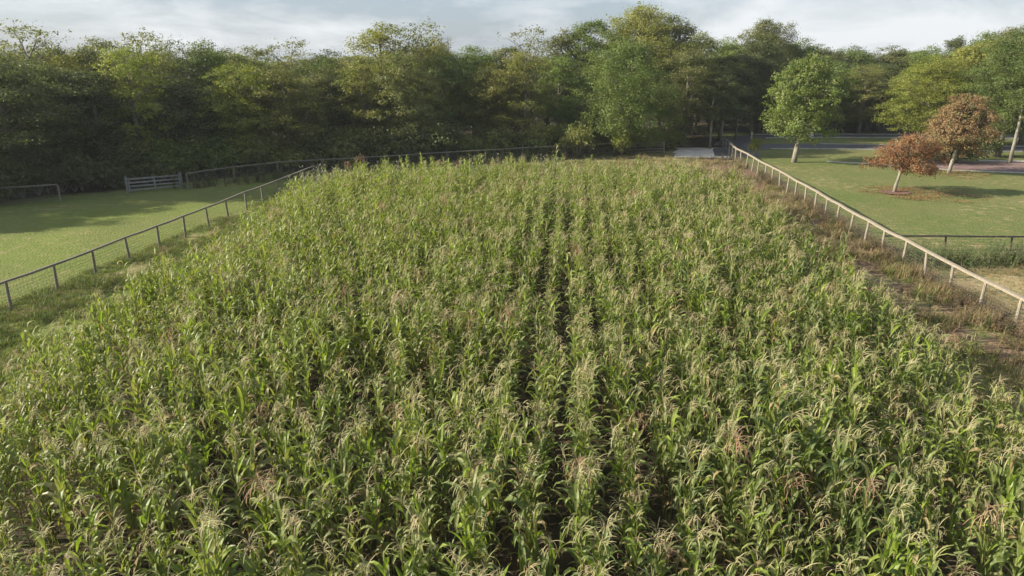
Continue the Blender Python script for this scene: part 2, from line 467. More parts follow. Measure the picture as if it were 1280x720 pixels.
# ------------------------------------------------------------------ geometry-node scatter
def variant_collection(name, meshes):
    c = bpy.data.collections.new(name)
    for i, me in enumerate(meshes):
        o = bpy.data.objects.new('%s_%02d' % (name, i), me); c.objects.link(o)
    return c
def scatter(name, coll, pts, rots, scales, idx, label, cat):
    me = bpy.data.meshes.new(name)
    n_ = len(pts)
    me.vertices.add(n_); me.vertices.foreach_set('co', np.asarray(pts, np.float32).reshape(-1))
    a = me.attributes.new('rot', 'FLOAT_VECTOR', 'POINT'); a.data.foreach_set('vector', np.asarray(rots, np.float32).reshape(-1))
    a = me.attributes.new('scl', 'FLOAT_VECTOR', 'POINT'); a.data.foreach_set('vector', np.asarray(scales, np.float32).reshape(-1))
    a = me.attributes.new('idx', 'INT', 'POINT'); a.data.foreach_set('value', np.asarray(idx, np.int32))
    o = bpy.data.objects.new(name, me); COL.objects.link(o)
    ng = bpy.data.node_groups.new(name + '_scatter', 'GeometryNodeTree')
    ng.interface.new_socket('Geometry', in_out='INPUT', socket_type='NodeSocketGeometry')
    ng.interface.new_socket('Geometry', in_out='OUTPUT', socket_type='NodeSocketGeometry')
    g = ng.nodes.new
    gi, go = g('NodeGroupInput'), g('NodeGroupOutput')
    ci = g('GeometryNodeCollectionInfo'); ci.inputs['Collection'].default_value = coll
    ci.inputs['Separate Children'].default_value = True; ci.inputs['Reset Children'].default_value = True
    ip = g('GeometryNodeInstanceOnPoints'); ip.inputs['Pick Instance'].default_value = True
    mp_ = g('GeometryNodeMeshToPoints')
    def named(nm, dt):
        q = g('GeometryNodeInputNamedAttribute'); q.data_type = dt; q.inputs['Name'].default_value = nm
        return q.outputs['Attribute']
    k = ng.links.new
    k(gi.outputs[0], mp_.inputs['Mesh']); k(mp_.outputs[0], ip.inputs['Points'])
    k(ci.outputs[0], ip.inputs['Instance'])
    k(named('idx', 'INT'), ip.inputs['Instance Index'])
    k(named('rot', 'FLOAT_VECTOR'), ip.inputs['Rotation'])
    k(named('scl', 'FLOAT_VECTOR'), ip.inputs['Scale'])
    k(ip.outputs[0], go.inputs[0])
    md = o.modifiers.new('scatter', 'NODES'); md.node_group = ng
    return tag(o, label, cat, kind='stuff')

# ------------------------------------------------------------------ corn
def corn_leaf(rg, h, az, L0, w, el, droop, mi):
    """arching V-folded strap leaf"""
    n_ = 7
    V, F = [], []
    p = np.array([0, 0, h]); ca_, sa_ = math.cos(az), math.sin(az)
    tw = rg.uniform(-.5, .5); side_b = rg.uniform(-.25, .25)
    for i in range(n_):
        s = i / (n_ - 1)
        e = el - droop * s ** 1.6
        a2 = az + side_b * s
        d = np.array([math.cos(a2) * math.cos(e), math.sin(a2) * math.cos(e), math.sin(e)])
        if i: p = p + d * (L0 / (n_ - 1))
        ww = w * (.45 + 1.9 * s) if s < .3 else w * 1.02 * (1 - ((s - .3) / .7) ** 1.8)
        ww = max(ww, w * .04) * .5
        up = np.array([-math.cos(a2) * math.sin(e), -math.sin(a2) * math.sin(e), math.cos(e)])
        sd = np.array([-math.sin(a2), math.cos(a2), 0])
        tt = tw * s * 1.4
        sd2 = sd * math.cos(tt) + up * math.sin(tt); up2 = up * math.cos(tt) - sd * math.sin(tt)
        wav = rg.uniform(-.25, .25) * ww
        V += [p + sd2 * ww + up2 * (ww * .35 + wav), p, p - sd2 * ww + up2 * (ww * .35 - wav)]
    for i in range(n_ - 1):
        b = i * 3
        F += [(b, b + 1, b + 4, b + 3), (b + 1, b + 2, b + 5, b + 4)]
    return V, F, mi

def tassel_geo(mb, rg, top, k=9, L0=.30, w=.016, mi=0, droopy=.9):
    for j in range(k):
        az = rg.uniform(0, 6.283); el = rg.uniform(.7, 1.35) if j else 1.45
        L1 = L0 * rg.uniform(.75, 1.15); dr = droopy * rg.uniform(.6, 1.9)
        p = np.array(top) + np.array([0, 0, .012 * j]); V, F = [], []
        n_ = 5
        for i in range(n_):
            s = i / (n_ - 1); e = el - dr * s * 1.5
            d = np.array([math.cos(az) * math.cos(e), math.sin(az) * math.cos(e), math.sin(e)])
            if i: p = p + d * L1 / (n_ - 1)
            sd = np.array([-math.sin(az), math.cos(az), 0.2]) * w * (.55 if s in (0, 1) else 1) * .5
            V += [p + sd, p - sd]
        for i in range(n_ - 1):
            F.append((2 * i, 2 * i + 1, 2 * i + 3, 2 * i + 2))
        mb.add(V, F, mi)

def make_corn(seed, H=2.2, style='green'):
    """returns list of (part_name, MB, [mats]) in plant space"""
    rg = random.Random(seed)
    parts = []
    bx, by = rg.uniform(-.09, .09), rg.uniform(-.09, .09)
    sp_ = [(bx * (z / H) ** 2 * 2, by * (z / H) ** 2 * 2, z) for z in (-.03, H * .3, H * .6, H * .86, H)]
    mb = MB(); mb.tube(sp_, [.015, .013, .011, .007, .005], 5, cap=False)
    parts.append(('stalk', mb, [M_stalk if style != 'dead' else M_dry]))
    nl = rg.randint(14, 16)
    az0 = rg.uniform(0, 6.28)
    for i in range(nl):
        s = i / (nl - 1)
        h = H * (.17 + .76 * s)
        az = az0 + math.pi * i + rg.uniform(-.7, .7)
        L1 = (.47 + .21 * math.sin(math.pi * min(1, s * 1.05))) * rg.uniform(.78, 1.15) * (1.0 if s < .85 else .85)
        w = (.070 + .030 * math.sin(math.pi * s)) * rg.uniform(.8, 1.15)
        el = rg.uniform(1.05, 1.42) + .06 * s
        dr = (rg.uniform(2.0, 3.2) if rg.random() < .62 else rg.uniform(.9, 1.7)) - .2 * s
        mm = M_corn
        if style == 'young' and s > .6 and rg.random() < .25: mm = M_yel
        if style == 'yellow': mm = M_yel if s > .45 else M_corn
        if style == 'dead': mm = M_dry
        if s < .22 and rg.random() < .75: mm = M_dry; dr += .6; w *= .6
        if style == 'ripe': mm = M_dry if rg.random() < .38 - .2 * s else (M_yel if rg.random() < .5 else M_corn)
        if style == 'green' and s > .3 and rg.random() < .07: mm = M_dry
        if style == 'green' and s > .5 and rg.random() < .12: mm = M_yel
        V, F, _ = corn_leaf(rg, 0, az, L1, w, el, dr, 0)
        k = (h / H) ** 2 * 2
        V = [v + np.array([bx * k, by * k, h]) for v in V]
        mb = MB(); mb.add(V, F, 0)
        parts.append(('leaf', mb, [mm]))
    top = sp_[-1]
    mb = MB()
    if style == 'brown':
        tassel_geo(mb, rg, top, 24, .50, .013, 0, 1.5); parts.append(('tassel', mb, [M_tasb]))
    else:
        tassel_geo(mb, rg, top, rg.randint(9, 16) if style != 'young' else rg.randint(4, 8), rg.uniform(.20, .33), .0115, 0, rg.uniform(.7, 1.3))
        parts.append(('tassel', mb, [M_tasg if style == 'young' else M_tas if rg.random() < .9 else M_tasb]))
    if rg.random() < .5:
        mb = MB(); a = rg.uniform(0, 6.28); h = H * .5
        d = Vector((math.cos(a) * .45, math.sin(a) * .45, .9)).normalized()
        p0 = Vector((bx * .5, by * .5, h))
        mb.tube([p0 + d * (.23 * q) for q in (0, .25, .6, .85, 1)], [.012, .026, .027, .018, .005], 6)
        parts.append(('ear', mb, [M_stalk]))
    return parts

NV = 14
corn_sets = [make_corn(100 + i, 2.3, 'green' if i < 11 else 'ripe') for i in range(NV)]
def joined(parts, name):
    mats, mb = [], MB()
    for pn, m_, ms in parts:
        if ms[0] not in mats: mats.append(ms[0])
        k = mats.index(ms[0])
        base = mb.n
        for v in m_.v: mb.v.append(v); mb.n += len(v)
        for f in m_.f: mb.f.append(tuple(i + base for i in f)); mb.m.append(k)
    return mb.mesh(name, mats, smooth=False)
sp_sets = [make_corn(900, 2.2, 'yellow'), make_corn(901, 2.3, 'brown'), make_corn(902, 2.0, 'dead')] + [make_corn(950 + i, 2.3, 'young') for i in range(5)]
corn_coll = variant_collection('corn_variant', [joined(p, 'corn_plant_mesh') for p in corn_sets + sp_sets])

cand = []
SP = .97
KX, KZ = .98, 1.24
k0 = -20
for k in range(-21, 28):
    c0 = -.53 + SP * k
    s = 2.0; left_ = 0; hc = 0.0
    while s < 64:
        if left_ > 0:
            left_ -= 1; s += rnd.uniform(.10, .20)
        else:                        # plants stand in little bunches along the row
            left_ = rnd.choice([0, 1, 2, 2, 3, 4]); s += rnd.uniform(.30, .50); hc = rnd.gauss(0, .07)
        x = c0 / math.cos(ROWA) + RU[0] * s + rnd.gauss(0, .03)
        y = RU[1] * s
        if x < field_left(y) + rnd.uniform(-.5, .5) or x > field_right(y) + rnd.uniform(-.5, .5): continue
        if y > field_far(x) + rnd.uniform(-.8, .8): continue
        # view wedge with margin
        if abs(x) > (y * cp + 7.2 * sp) * .80 + 1.5: continue
        if y < 5.6: continue
        nz = noise.noise(Vector((x * .32, y * .32, 3.1)))
        if rnd.random() < .05 + max(0, nz - .18) * 1.5: continue
        if math.hypot(x + 5.9, y - 12.8) < .6: continue
        H = 1.0 + .16 * noise.noise(Vector((x * .25, y * .25, 8))) + .08 * noise.noise(Vector((x * .9, y * .9, 2))) + hc + rnd.gauss(0, .045)
        ed = min(x - field_left(y), field_right(y) - x)
        if ed < 1.4: H *= .84 + .11 * max(ed, 0)
        cand.append((x, y, H, rnd.uniform(0, 6.283), rnd.gauss(0, .07), rnd.gauss(0, .07)))
def screen_score(c):
    x, y, H = c[0], c[1], c[2]
    tot = 0
    for z in (2.8 * H, 2.2, 1.5):
        d = y * cp + (CAM_H - z) * sp
        u = x / d; v = (y * sp - (CAM_H - z) * cp) / d
        if abs(u) < 660 / 865 and v > -372 / 865: tot += 1
    d = y * cp + (CAM_H - 2) * sp
    return tot / d ** 2
cand.sort(key=screen_score, reverse=True)
near, rest = cand[:292], cand[292:]
print('corn plants', len(cand))
GN = 'corn plants in the nearest rows'
LAB = 'tall green corn plant with drooping tassel in the nearest rows along the bottom edge'
protos = []
for p in corn_sets + sp_sets:
    protos.append([(pn, m_.mesh(pn, ms)) for pn, m_, ms in p])
def put_corn(vi, x, y, H, rz, tx, ty, label, group=None):
    e = bpy.data.objects.new('corn_plant', None)
    e.location = (x, y, 0); e.rotation_euler = (tx, ty, rz); e.scale = (KX * H, KX * H, KZ * H)
    e.empty_display_size = .1
    COL.objects.link(e); tag(e, label, 'corn plant', group)
    for pn, pm in protos[vi]:
        o = bpy.data.objects.new(pn, pm); o.parent = e; COL.objects.link(o)
    return e
for (x, y, H, rz, tx, ty) in near:
    put_corn(NV + 1 if (x > .5 and rnd.random() < .07) else rnd.randrange(NV), x, y, H, rz, tx, ty, LAB, GN)
put_corn(NV + 1, gx(325, 10.6, 2.7), 10.6, 1.0, .4, .05, 0, 'corn plant with big drooping reddish brown tassel at lower left of the field')
put_corn(NV, gx(352, 9.3, 2.5), 9.2, 1.0, 1.4, .02, .05, 'bright yellow green corn plant in front of the reddish brown tassel')
put_corn(NV, gx(1202, 14, 2.3), 13.8, 1.0, 2.4, 0, .05, 'bright lime green corn plant near the right edge of the field')
put_corn(2, gx(1145, 24.0, 1), 24.2, .74, .4, .02, .05, 'lone corn plant standing apart on the track below the right fence')
put_corn(3, gx(1213, 20.0, 1), 19.9, .74, 1.4, .02, 0, 'small corn plant at the right field corner below the second fence post')
put_corn(6, gx(694, 51.5, 2), 51.5, 1.38, .2, 0, .0, 'tallest corn plant rising above the far end of the middle row')
put_corn(NV + 2, gx(612, 11.6, 2.2), 11.5, .95, .6, .06, .3, 'dead straw coloured corn plant leaning in the lower middle rows')
idx = []
for c_ in rest:
    r_ = rnd.random()
    idx.append(NV if r_ < .025 else NV + 1 if r_ < .04 else NV + 2 if r_ < .055 else NV + 3 + rnd.randrange(5) if rnd.random() < min(.85, max(.1, .25 - c_[0] * .035 + (c_[1] - 20) * .014)) else rnd.randrange(NV))
scatter('corn_field', corn_coll, [(c_[0], c_[1], 0) for c_ in rest], [(c_[4], c_[5], c_[3]) for c_ in rest],
        [(c_[2] * KX, c_[2] * KX, c_[2] * KZ) for c_ in rest], idx, 'dense rows of green corn with tan tassels filling the field behind the nearest plants', 'corn')

# ------------------------------------------------------------------ grass and weeds
def tuft(seed, n_=22, hmin=.12, hmax=.3, r=.22, w=.016, mats=(M_grass,), lean=.6):
    rg = random.Random(seed); mb = MB()
    for i in range(n_):
        a = rg.uniform(0, 6.28); q = r * math.sqrt(rg.random()); x, y = q * math.cos(a), q * math.sin(a)
        b = rg.uniform(0, 6.28); h = rg.uniform(hmin, hmax); ln = rg.uniform(.1, lean) * h
        sx, sy = -math.sin(b) * w / 2, math.cos(b) * w / 2
        mx_, my_ = x + math.cos(b) * ln * .3, y + math.sin(b) * ln * .3
        tx, ty = x + math.cos(b) * ln, y + math.sin(b) * ln
        mb.add([(x - sx, y - sy, 0), (x + sx, y + sy, 0), (mx_ + sx, my_ + sy, h * .6), (mx_ - sx, my_ - sy, h * .6), (tx, ty, h)],
               [(0, 1, 2, 3), (3, 2, 4)], rg.randrange(len(mats)))
    return mb.mesh('tuft', list(mats))
def weed(seed, H=.9, leafm=M_weed, topm=None, n_=46):
    rg = random.Random(seed); mb = MB()
    for s in range(rg.randint(4, 6)):
        a = rg.uniform(0, 6.28); ln = rg.uniform(.1, .35) * H; h = H * rg.uniform(.7, 1.05)
        pts = [(math.cos(a) * ln * q ** 1.4, math.sin(a) * ln * q ** 1.4, h * q) for q in (0, .5, 1)]
        mb.tube(pts, [.008, .006, .003], 3, 0, cap=False)
        for j in range(n_ // 5):
            q = rg.uniform(.15, 1); p = np.array([math.cos(a) * ln * q ** 1.4, math.sin(a) * ln * q ** 1.4, h * q])
            b = rg.uniform(0, 6.28); L1 = rg.uniform(.08, .17) * (1.2 - .5 * q); e = rg.uniform(-.3, .6)
            d = np.array([math.cos(b) * math.cos(e), math.sin(b) * math.cos(e), math.sin(e)]); sd = np.array([-math.sin(b), math.cos(b), rg.uniform(-.3, .3)]) * L1 * .22
            mb.add([p, p + d * L1 * .5 + sd, p + d * L1, p + d * L1 * .5 - sd], [(0, 1, 2, 3)], 0)
        if topm:
            for j in range(12):
                p = np.array(pts[-1]) + np.array([rg.gauss(0, .03), rg.gauss(0, .03), rg.uniform(-.2, .05)])
                b = rg.uniform(0, 6.28); d = np.array([math.cos(b), math.sin(b), rg.uniform(0, 1.4)]) * .07; sd = np.array([-math.sin(b), math.cos(b), 0]) * .014
                mb.add([p, p + d * .5 + sd, p + d, p + d * .5 - sd], [(0, 1, 2, 3)], 1)
    return mb.mesh('weed', [leafm] + ([topm] if topm else []))
grass_coll = variant_collection('grass_variant', [tuft(i) for i in range(3)] + [tuft(10 + i, 20, .1, .34, .2, .014, (M_grass, M_strawg), .9) for i in range(2)] + [tuft(20, 24, .15, .5, .25, .012, (M_strawg,), 1.2)])
weed_coll = variant_collection('weed_variant', [weed(1), weed(2, 1.1), weed(3, .8), weed(4, 1.0, M_weed, M_silver), weed(5, 1.25, M_weed, M_silver), weed(6, .8, M_dwn), weed(7, .65, M_dwn)])

def lf_x(y): return -24.5 + .1274 * y          # left fence
def rf_x(y): return 17.3 + .0845 * y           # right fence
RF = [(19.2, 16.0), (19.6, 27.1), (20.2, 38.0), (21.6, 52.3), (23.3, 73.0), (23.9, 77.0)]
def rfx(y):
    return float(np.interp(y, [p[1] for p in RF], [p[0] for p in RF]))
def scat_points(nn, fn):
    P = []
    tries = 0
    while len(P) < nn and tries < nn * 40:
        tries += 1
        q = fn()
        if q: P.append(q)
    return P
def do_scatter(name, coll, P, label, cat):
    # P: (x, y, scale, idx)
    scatter(name, coll, [(p[0], p[1], 0) for p in P], [(0, 0, rnd.uniform(0, 6.28)) for p in P], [(p[2], p[2], p[2] * rnd.uniform(.8, 1.2)) for p in P], [p[3] for p in P], label, cat)
def g1():
    y = rnd.uniform(14, 60) if rnd.random() < .7 else rnd.uniform(14, 40)
    x0 = lf_x(y)
    x = x0 + rnd.uniform(-.8, field_left(y) - x0 + .8)
    nz = noise.noise(Vector((x * .5, y * .5, 0)))
    if rnd.random() > .85 + nz: return None
    return (x, y, rnd.uniform(.35, .75) * (1.2 + nz), rnd.choice([0, 1, 2, 0, 3, 4, 1]))
do_scatter('grass', grass_coll, scat_points(10500, g1), 'rough green grass strip between the corn and the left fence', 'grass')
def g2():
    y = 14 + 66 * rnd.random() ** 1.2
    x = rnd.uniform(field_right(y) if y < 52 else 10, rfx(y) + (1.2 if y > 35 else 8))
    if y > 75: return None
    nz = noise.noise(Vector((x * .6, y * .6, 5)))
    if rnd.random() > .38 + nz * 1.3: return None
    if y > 60 and rnd.random() < .6: return None
    return (x, y, rnd.uniform(.45, .95) * (1.15 + nz) * (1 if x < rfx(y) + .5 else .45), rnd.choice([3, 4, 5, 5, 1]) if x < rfx(y) else rnd.choice([3, 4, 5, 5, 5]))
do_scatter('dry_grass', grass_coll, scat_points(7500, g2), 'patchy dry and green grass along the track beside the right fence', 'grass')
def g3():
    y = rnd.uniform(56, 72); x = rnd.uniform(-17, 14)
    return (x, y, rnd.uniform(.6, 1.2), rnd.choice([0, 1, 3, 4, 3]))
do_scatter('grass', grass_coll, scat_points(4000, g3), 'short grass strip between the far end of the corn and the back fence', 'grass')
def w1():
    r_ = rnd.random()
    if r_ < .30:                     # weedy margin at the left edge of the corn
        y = rnd.uniform(15, 54); x = field_left(y) + rnd.gauss(-.5, .45)
        if noise.noise(Vector((x, y * .4, 9))) < -.05: return None
        return (x, y, rnd.uniform(.5, 1.0), rnd.choice([0, 1, 2, 2, 3, 5]))
    if r_ < .62:                     # silvery seed heads along the far edge
        x = rnd.uniform(-14.5, 4) ; y = field_far(x) + rnd.uniform(-1.5, 2.5)
        if rnd.random() < (.86 if x > -9 else .5): return None
        return (x, y, rnd.uniform(1.2, 2.2), rnd.choice([3, 4, 4, 3, 1]))
    if r_ < .80:                     # along the right fence
        y = rnd.uniform(19, 60); x = rfx(y) + rnd.gauss(-.1, .3)
        return (x, y, rnd.uniform(.35, .95), rnd.choice([5, 6, 5, 6, 2]))
    y = rnd.uniform(56, 78); x = float(np.interp(y, [51, 62, 70.7, 78], [-33, -20.7, -3.3, 13])) + rnd.gauss(1, 1)
    return (x, y, rnd.uniform(.7, 1.5), rnd.choice([0, 1, 2, 6]))
do_scatter('weeds', weed_coll, scat_points(1250, w1), 'loose tall weeds along the fences and round the edge of the corn', 'weeds')
def w3():
    y = 18 + 56 * rnd.random(); x = rfx(y) + rnd.gauss(0, .22) + (rnd.random() < .3) * rnd.gauss(-1, .6)
    if noise.noise(Vector((x * .2, y * .35, 14.7))) < -.2: return None
    return (x, y, rnd.uniform(.5, 1.1), rnd.choice([5, 6, 5, 6, 6, 2]))
do_scatter('weeds', weed_coll, scat_points(620, w3), 'brown dead weeds growing through the wire of the right fence', 'weeds')
def lf():
    cx_, cy_, r_ = rnd.choice([(30.9, 54.4, 3.0), (40.9, 64.2, 3.2), (33, 54, 4)])
    a = rnd.uniform(0, 6.28); q = r_ * math.sqrt(rnd.random())
    return (cx_ + q * math.cos(a), cy_ + q * math.sin(a), rnd.uniform(.7, 1.3), rnd.randrange(2))
fl = []
for k in range(2):
    rg_ = random.Random(70 + k); mb = MB()
    for i in range(9):
        a = rg_.uniform(0, 6.28); x_, y_ = rg_.gauss(0, .25), rg_.gauss(0, .25); z_ = rg_.uniform(.06, .08)
        c1, s1 = math.cos(a) * .06, math.sin(a) * .06
        mb.add([(x_ - c1, y_ - s1, z_), (x_ + s1 * .6, y_ - c1 * .6, z_ + .02), (x_ + c1, y_ + s1, z_), (x_ - s1 * .6, y_ + c1 * .6, z_ + .015)], [(0, 1, 2, 3)])
    fl.append(mb.mesh('fallen_leaf', [M_fall]))
do_scatter('fallen_leaves', variant_collection('fallen_variant', fl), scat_points(420, lf), 'rust coloured fallen leaves on the lawn under the two small trees', 'leaves')
def w2():
    x = gx(1115, 34) + rnd.random() * 16; y = 34.4 + rnd.gauss(0, .65)
    if noise.noise(Vector((x * .45, 0, 4.7))) < -.12: return None
    return (x, y, rnd.uniform(.7, 1.25), rnd.choice([0, 1, 2, 0, 1]))
do_scatter('weeds', weed_coll, scat_points(330, w2), 'clump of green weeds in front of the low dark rail fence', 'weeds')

# ------------------------------------------------------------------ fences
def fence(name, label, poly, spacing, post, rail, post_h, mat_post, mat_rail, rails=(1.0,), mesh_wire=True, skip=(), jitter=.04, seed=1, wob=.02):
    rg = random.Random(seed)
    P = [Vector(p) for p in poly]
    seg = [(P[i + 1] - P[i]).length for i in range(len(P) - 1)]
    T = sum(seg); cnt = max(1, round(T / spacing))
    pts = []
    for i in range(cnt + 1):
        d = T * i / cnt; j = 0
        while j < len(seg) - 1 and d > seg[j]: d -= seg[j]; j += 1
        q = P[j].lerp(P[j + 1], min(1, d / seg[j]))
        pts.append(Vector((q.x, q.y)) + Vector((rg.gauss(0, wob), rg.gauss(0, wob))))
    e = thing(name, (pts[0].x, pts[0].y, 0), label, 'fence')
    O = Vector((pts[0].x, pts[0].y, 0))
    hs = [post_h * (1 + rg.uniform(-.025, .025)) for _ in pts]
    for i, q in enumerate(pts):
        if i in skip: continue
        mb = MB(); lx, ly = rg.gauss(0, jitter), rg.gauss(0, jitter)
        r0 = post / 2
        mb.tube([(0, 0, -.1), (lx * .5, ly * .5, hs[i] * .5), (lx, ly, hs[i] - .02), (lx, ly, hs[i])], [r0 * 1.05, r0, r0 * .96, r0 * .8], 8)
        mb.build('post', mat_post, e, loc=(q.x - O.x, q.y - O.y, 0), smooth=False)
    for i in range(len(pts) - 1):
        if i in skip: continue
        a, b = pts[i], pts[i + 1]
        d = (b - a).normalized()
        for rh in rails:
            if callable(rh): continue
            za, zb = hs[i] * rh, hs[i + 1] * rh
            mb = MB()
            pa = Vector((a.x, a.y, za)) - O; pb = Vector((b.x, b.y, zb)) - O
            off = 0.0 if rh >= .999 else -post / 2 - rail[0] / 2 + .005
            sd = Vector((-d.y, d.x, 0)) * off
            lift = Vector((0, 0, rail[1] / 2 - .004 if rh >= .999 else 0))
            mid = (pa + pb) / 2 + Vector((0, 0, rg.uniform(-.022, .008)))
            dd = Vector((d.x, d.y, 0)) * .004
            bar(mb, pa + sd + lift + dd, mid + sd + lift, rail[0], rail[1]); bar(mb, mid + sd + lift, pb + sd + lift - dd, rail[0], rail[1])
            mb.build('rail', mat_rail, e)
    if mesh_wire:
        mb = MB()
        for i in range(len(pts) - 1):
            if i in skip: continue
            a, b = pts[i], pts[i + 1]
            d = (b - a).normalized(); sd = Vector((-d.y, d.x, 0)) * (post / 2 + .006)
            A = Vector((a.x, a.y, 0)) - O + sd; Bv = Vector((b.x, b.y, 0)) - O + sd
            zs = [.04, .14, .25, .37, .5, .64, .78, .93, post_h * .93]
            for z in zs:
                if z > post_h: continue
                w_ = .005
                mb.add([(A + Vector((0, 0, z - w_)))[:], (Bv + Vector((0, 0, z - w_)))[:], (Bv + Vector((0, 0, z + w_)))[:], (A + Vector((0, 0, z + w_)))[:]], [(0, 1, 2, 3)])
            k = 15
            for j in range(k):
                p = A.lerp(Bv, (j + .5) / k); h_ = Vector((d.x, d.y, 0)) * .0042
                mb.add([(p - h_)[:], (p + h_)[:], (p + h_ + Vector((0, 0, post_h * .93)))[:], (p - h_ + Vector((0, 0, post_h * .93)))[:]], [(0, 1, 2, 3)])
        w = mb.build('wire_mesh', M_wire, e); w['kind'] = 'stuff'
    return e
fence('wooden_fence', 'pale wooden post and rail fence with wire mesh right of the corn', RF, 2.28, .135, (.16, .10), 1.28, M_wood, M_wood, seed=2, jitter=.06)
fence('wooden_fence', 'grey weathered post and rail fence on the grass left of the corn', [(lf_x(12), 12), (lf_x(27.5), 27.5), (lf_x(41.7), 41.7), (-17.2, 60.5)], 2.55, .125, (.10, .085), 1.22, M_woodold, M_woodold, seed=4, jitter=.03)
fence('wooden_fence', 'long thin rail fence in front of the dark wood behind the corn', [(-26.3, 56.0), (-23.9, 59.0), (-20.7, 62.4), (-3.3, 70.7), (12.2, 77.6)], 4.1, .12, (.10, .08), 1.3, M_woodold, M_woodold, seed=6, rails=(1.0,))
fence('wooden_fence', 'thin rail fence in the tree shade at the far left edge', [(-52, 41.0), (-42, 47.5), (-33.6, 51.0)], 4.0, .12, (.10, .08), 1.25, M_woodold, M_woodold, seed=8)
fence('rail_fence', 'low dark rail fence crossing between the right lawn and the dry paddock', [(20.35, 36.9), (30, 36.8), (42, 36.4), (52, 36.0)], 3.6, .09, (.10, .07), .82, M_wooddark, M_wooddark, seed=10, rails=(1.0,), mesh_wire=True)

def board_gate(label, a, b, h=1.25, boards=4, material=M_gatew, bw=.13, seed=1):
    rg = random.Random(seed)
    a, b = Vector((*a, 0)), Vector((*b, 0))
    e = thing('gate', a[:], label, 'gate')
    d = (b - a)
    for q in (0, 1):
        mb = MB(); mb.tube([(0, 0, -.1), (0, 0, h + .15)], [.09, .085], 8); mb.build('post', material, e, loc=(d * q)[:])
    sd = Vector((-d.y, d.x, 0)).normalized() * .1
    for j in range(boards):
        z = .22 + (h - .3) * j / (boards - 1)
        mb = MB(); bar(mb, d * .02 + Vector((0, 0, z + rg.uniform(-.02, .02))) - sd, d * .98 + Vector((0, 0, z + rg.uniform(-.02, .02))) - sd, .03, bw); mb.build('board', material, e)
    for q in (.04, .5, .96):
        mb = MB(); mb.box((d * q + Vector((0, 0, h * .55)) - sd * 1.35)[:], (.1, .03, h * .95), rz=math.atan2(d.y, d.x)); mb.build('brace', material, e)
    return e
board_gate('pale four board gate in the shaded fence at the far left', (gx(160, 54.4), 54.4), (gx(228, 56.6), 56.6), 1.15, 4, seed=1)
board_gate('grey board gate left of the gravel opening behind the field', (12.9, 77.9), (17.2, 79.3), 1.25, 4, M_woodold, seed=2)
mb_ = None
# short return fence and post by the gravel opening
fence('wooden_fence', 'short grey fence leaving the gravel opening under the thin tree trunks', [(24.4, 77.6), (24.9, 81.5), (25.6, 86.0)], 2.4, .12, (.10, .08), 1.2, M_woodold, M_woodold, seed=12)
e = thing('marker_post', (gx(941, 93), 93.6, 0), 'short pale yellow marker post beside the far lane', 'post')
mb = MB(); mb.tube([(0, 0, -.05), (0, 0, .9), (0, 0, 1.0)], [.09, .085, .04], 10); mb.build('shaft', M_yellow, e)
mb = MB(); mb.tube([(0, 0, .72), (0, 0, .84)], [.093, .093], 10); mb.build('band', M_white, e)

# small white utility cart on the far lane
cx, cy = gx(1011, 92), 92.3
e = thing('utility_cart', (cx, cy, .02), 'small white utility cart parked beyond the pale trunk of the green lawn tree', 'cart', rz=1.45)
e.scale = (.75, .75, .75)
mb = MB(); mb.box((0, 0, .62), (2.2, 1.1, .42)); mb.box((.95, 0, .92), (.45, 1.05, .3)); mb.box((-.95, 0, .92), (.5, 1.05, .22)); mb.build('body', M_white, e)
mb = MB(); mb.box((0, 0, 1.86), (1.7, 1.15, .07)); mb.build('roof', M_white, e)
for sx in (-.72, .72):
    for sy in (-.5, .5):
        mb = MB(); mb.tube([(sx, sy, .83), (sx * 1.02, sy, 1.83)], [.022, .022], 6); mb.build('roof_post', M_grey, e)
mb = MB(); mb.box((-.1, 0, .93), (.5, .95, .14)); mb.box((-.38, 0, 1.2), (.1, .95, .42)); mb.build('seat', M_grey, e)
for sx in (-.75, .78):
    for sy in (-.52, .52):
        mb = MB(); mb.tube([(0, -.09, 0), (0, .09, 0)], [.27, .27], 16); w = mb.build('wheel', M_black, e, loc=(sx, sy, .27))
        mb = MB(); mb.tube([(0, -.095, 0), (0, .095, 0)], [.13, .13], 12); mb.build('rim', M_white, w)

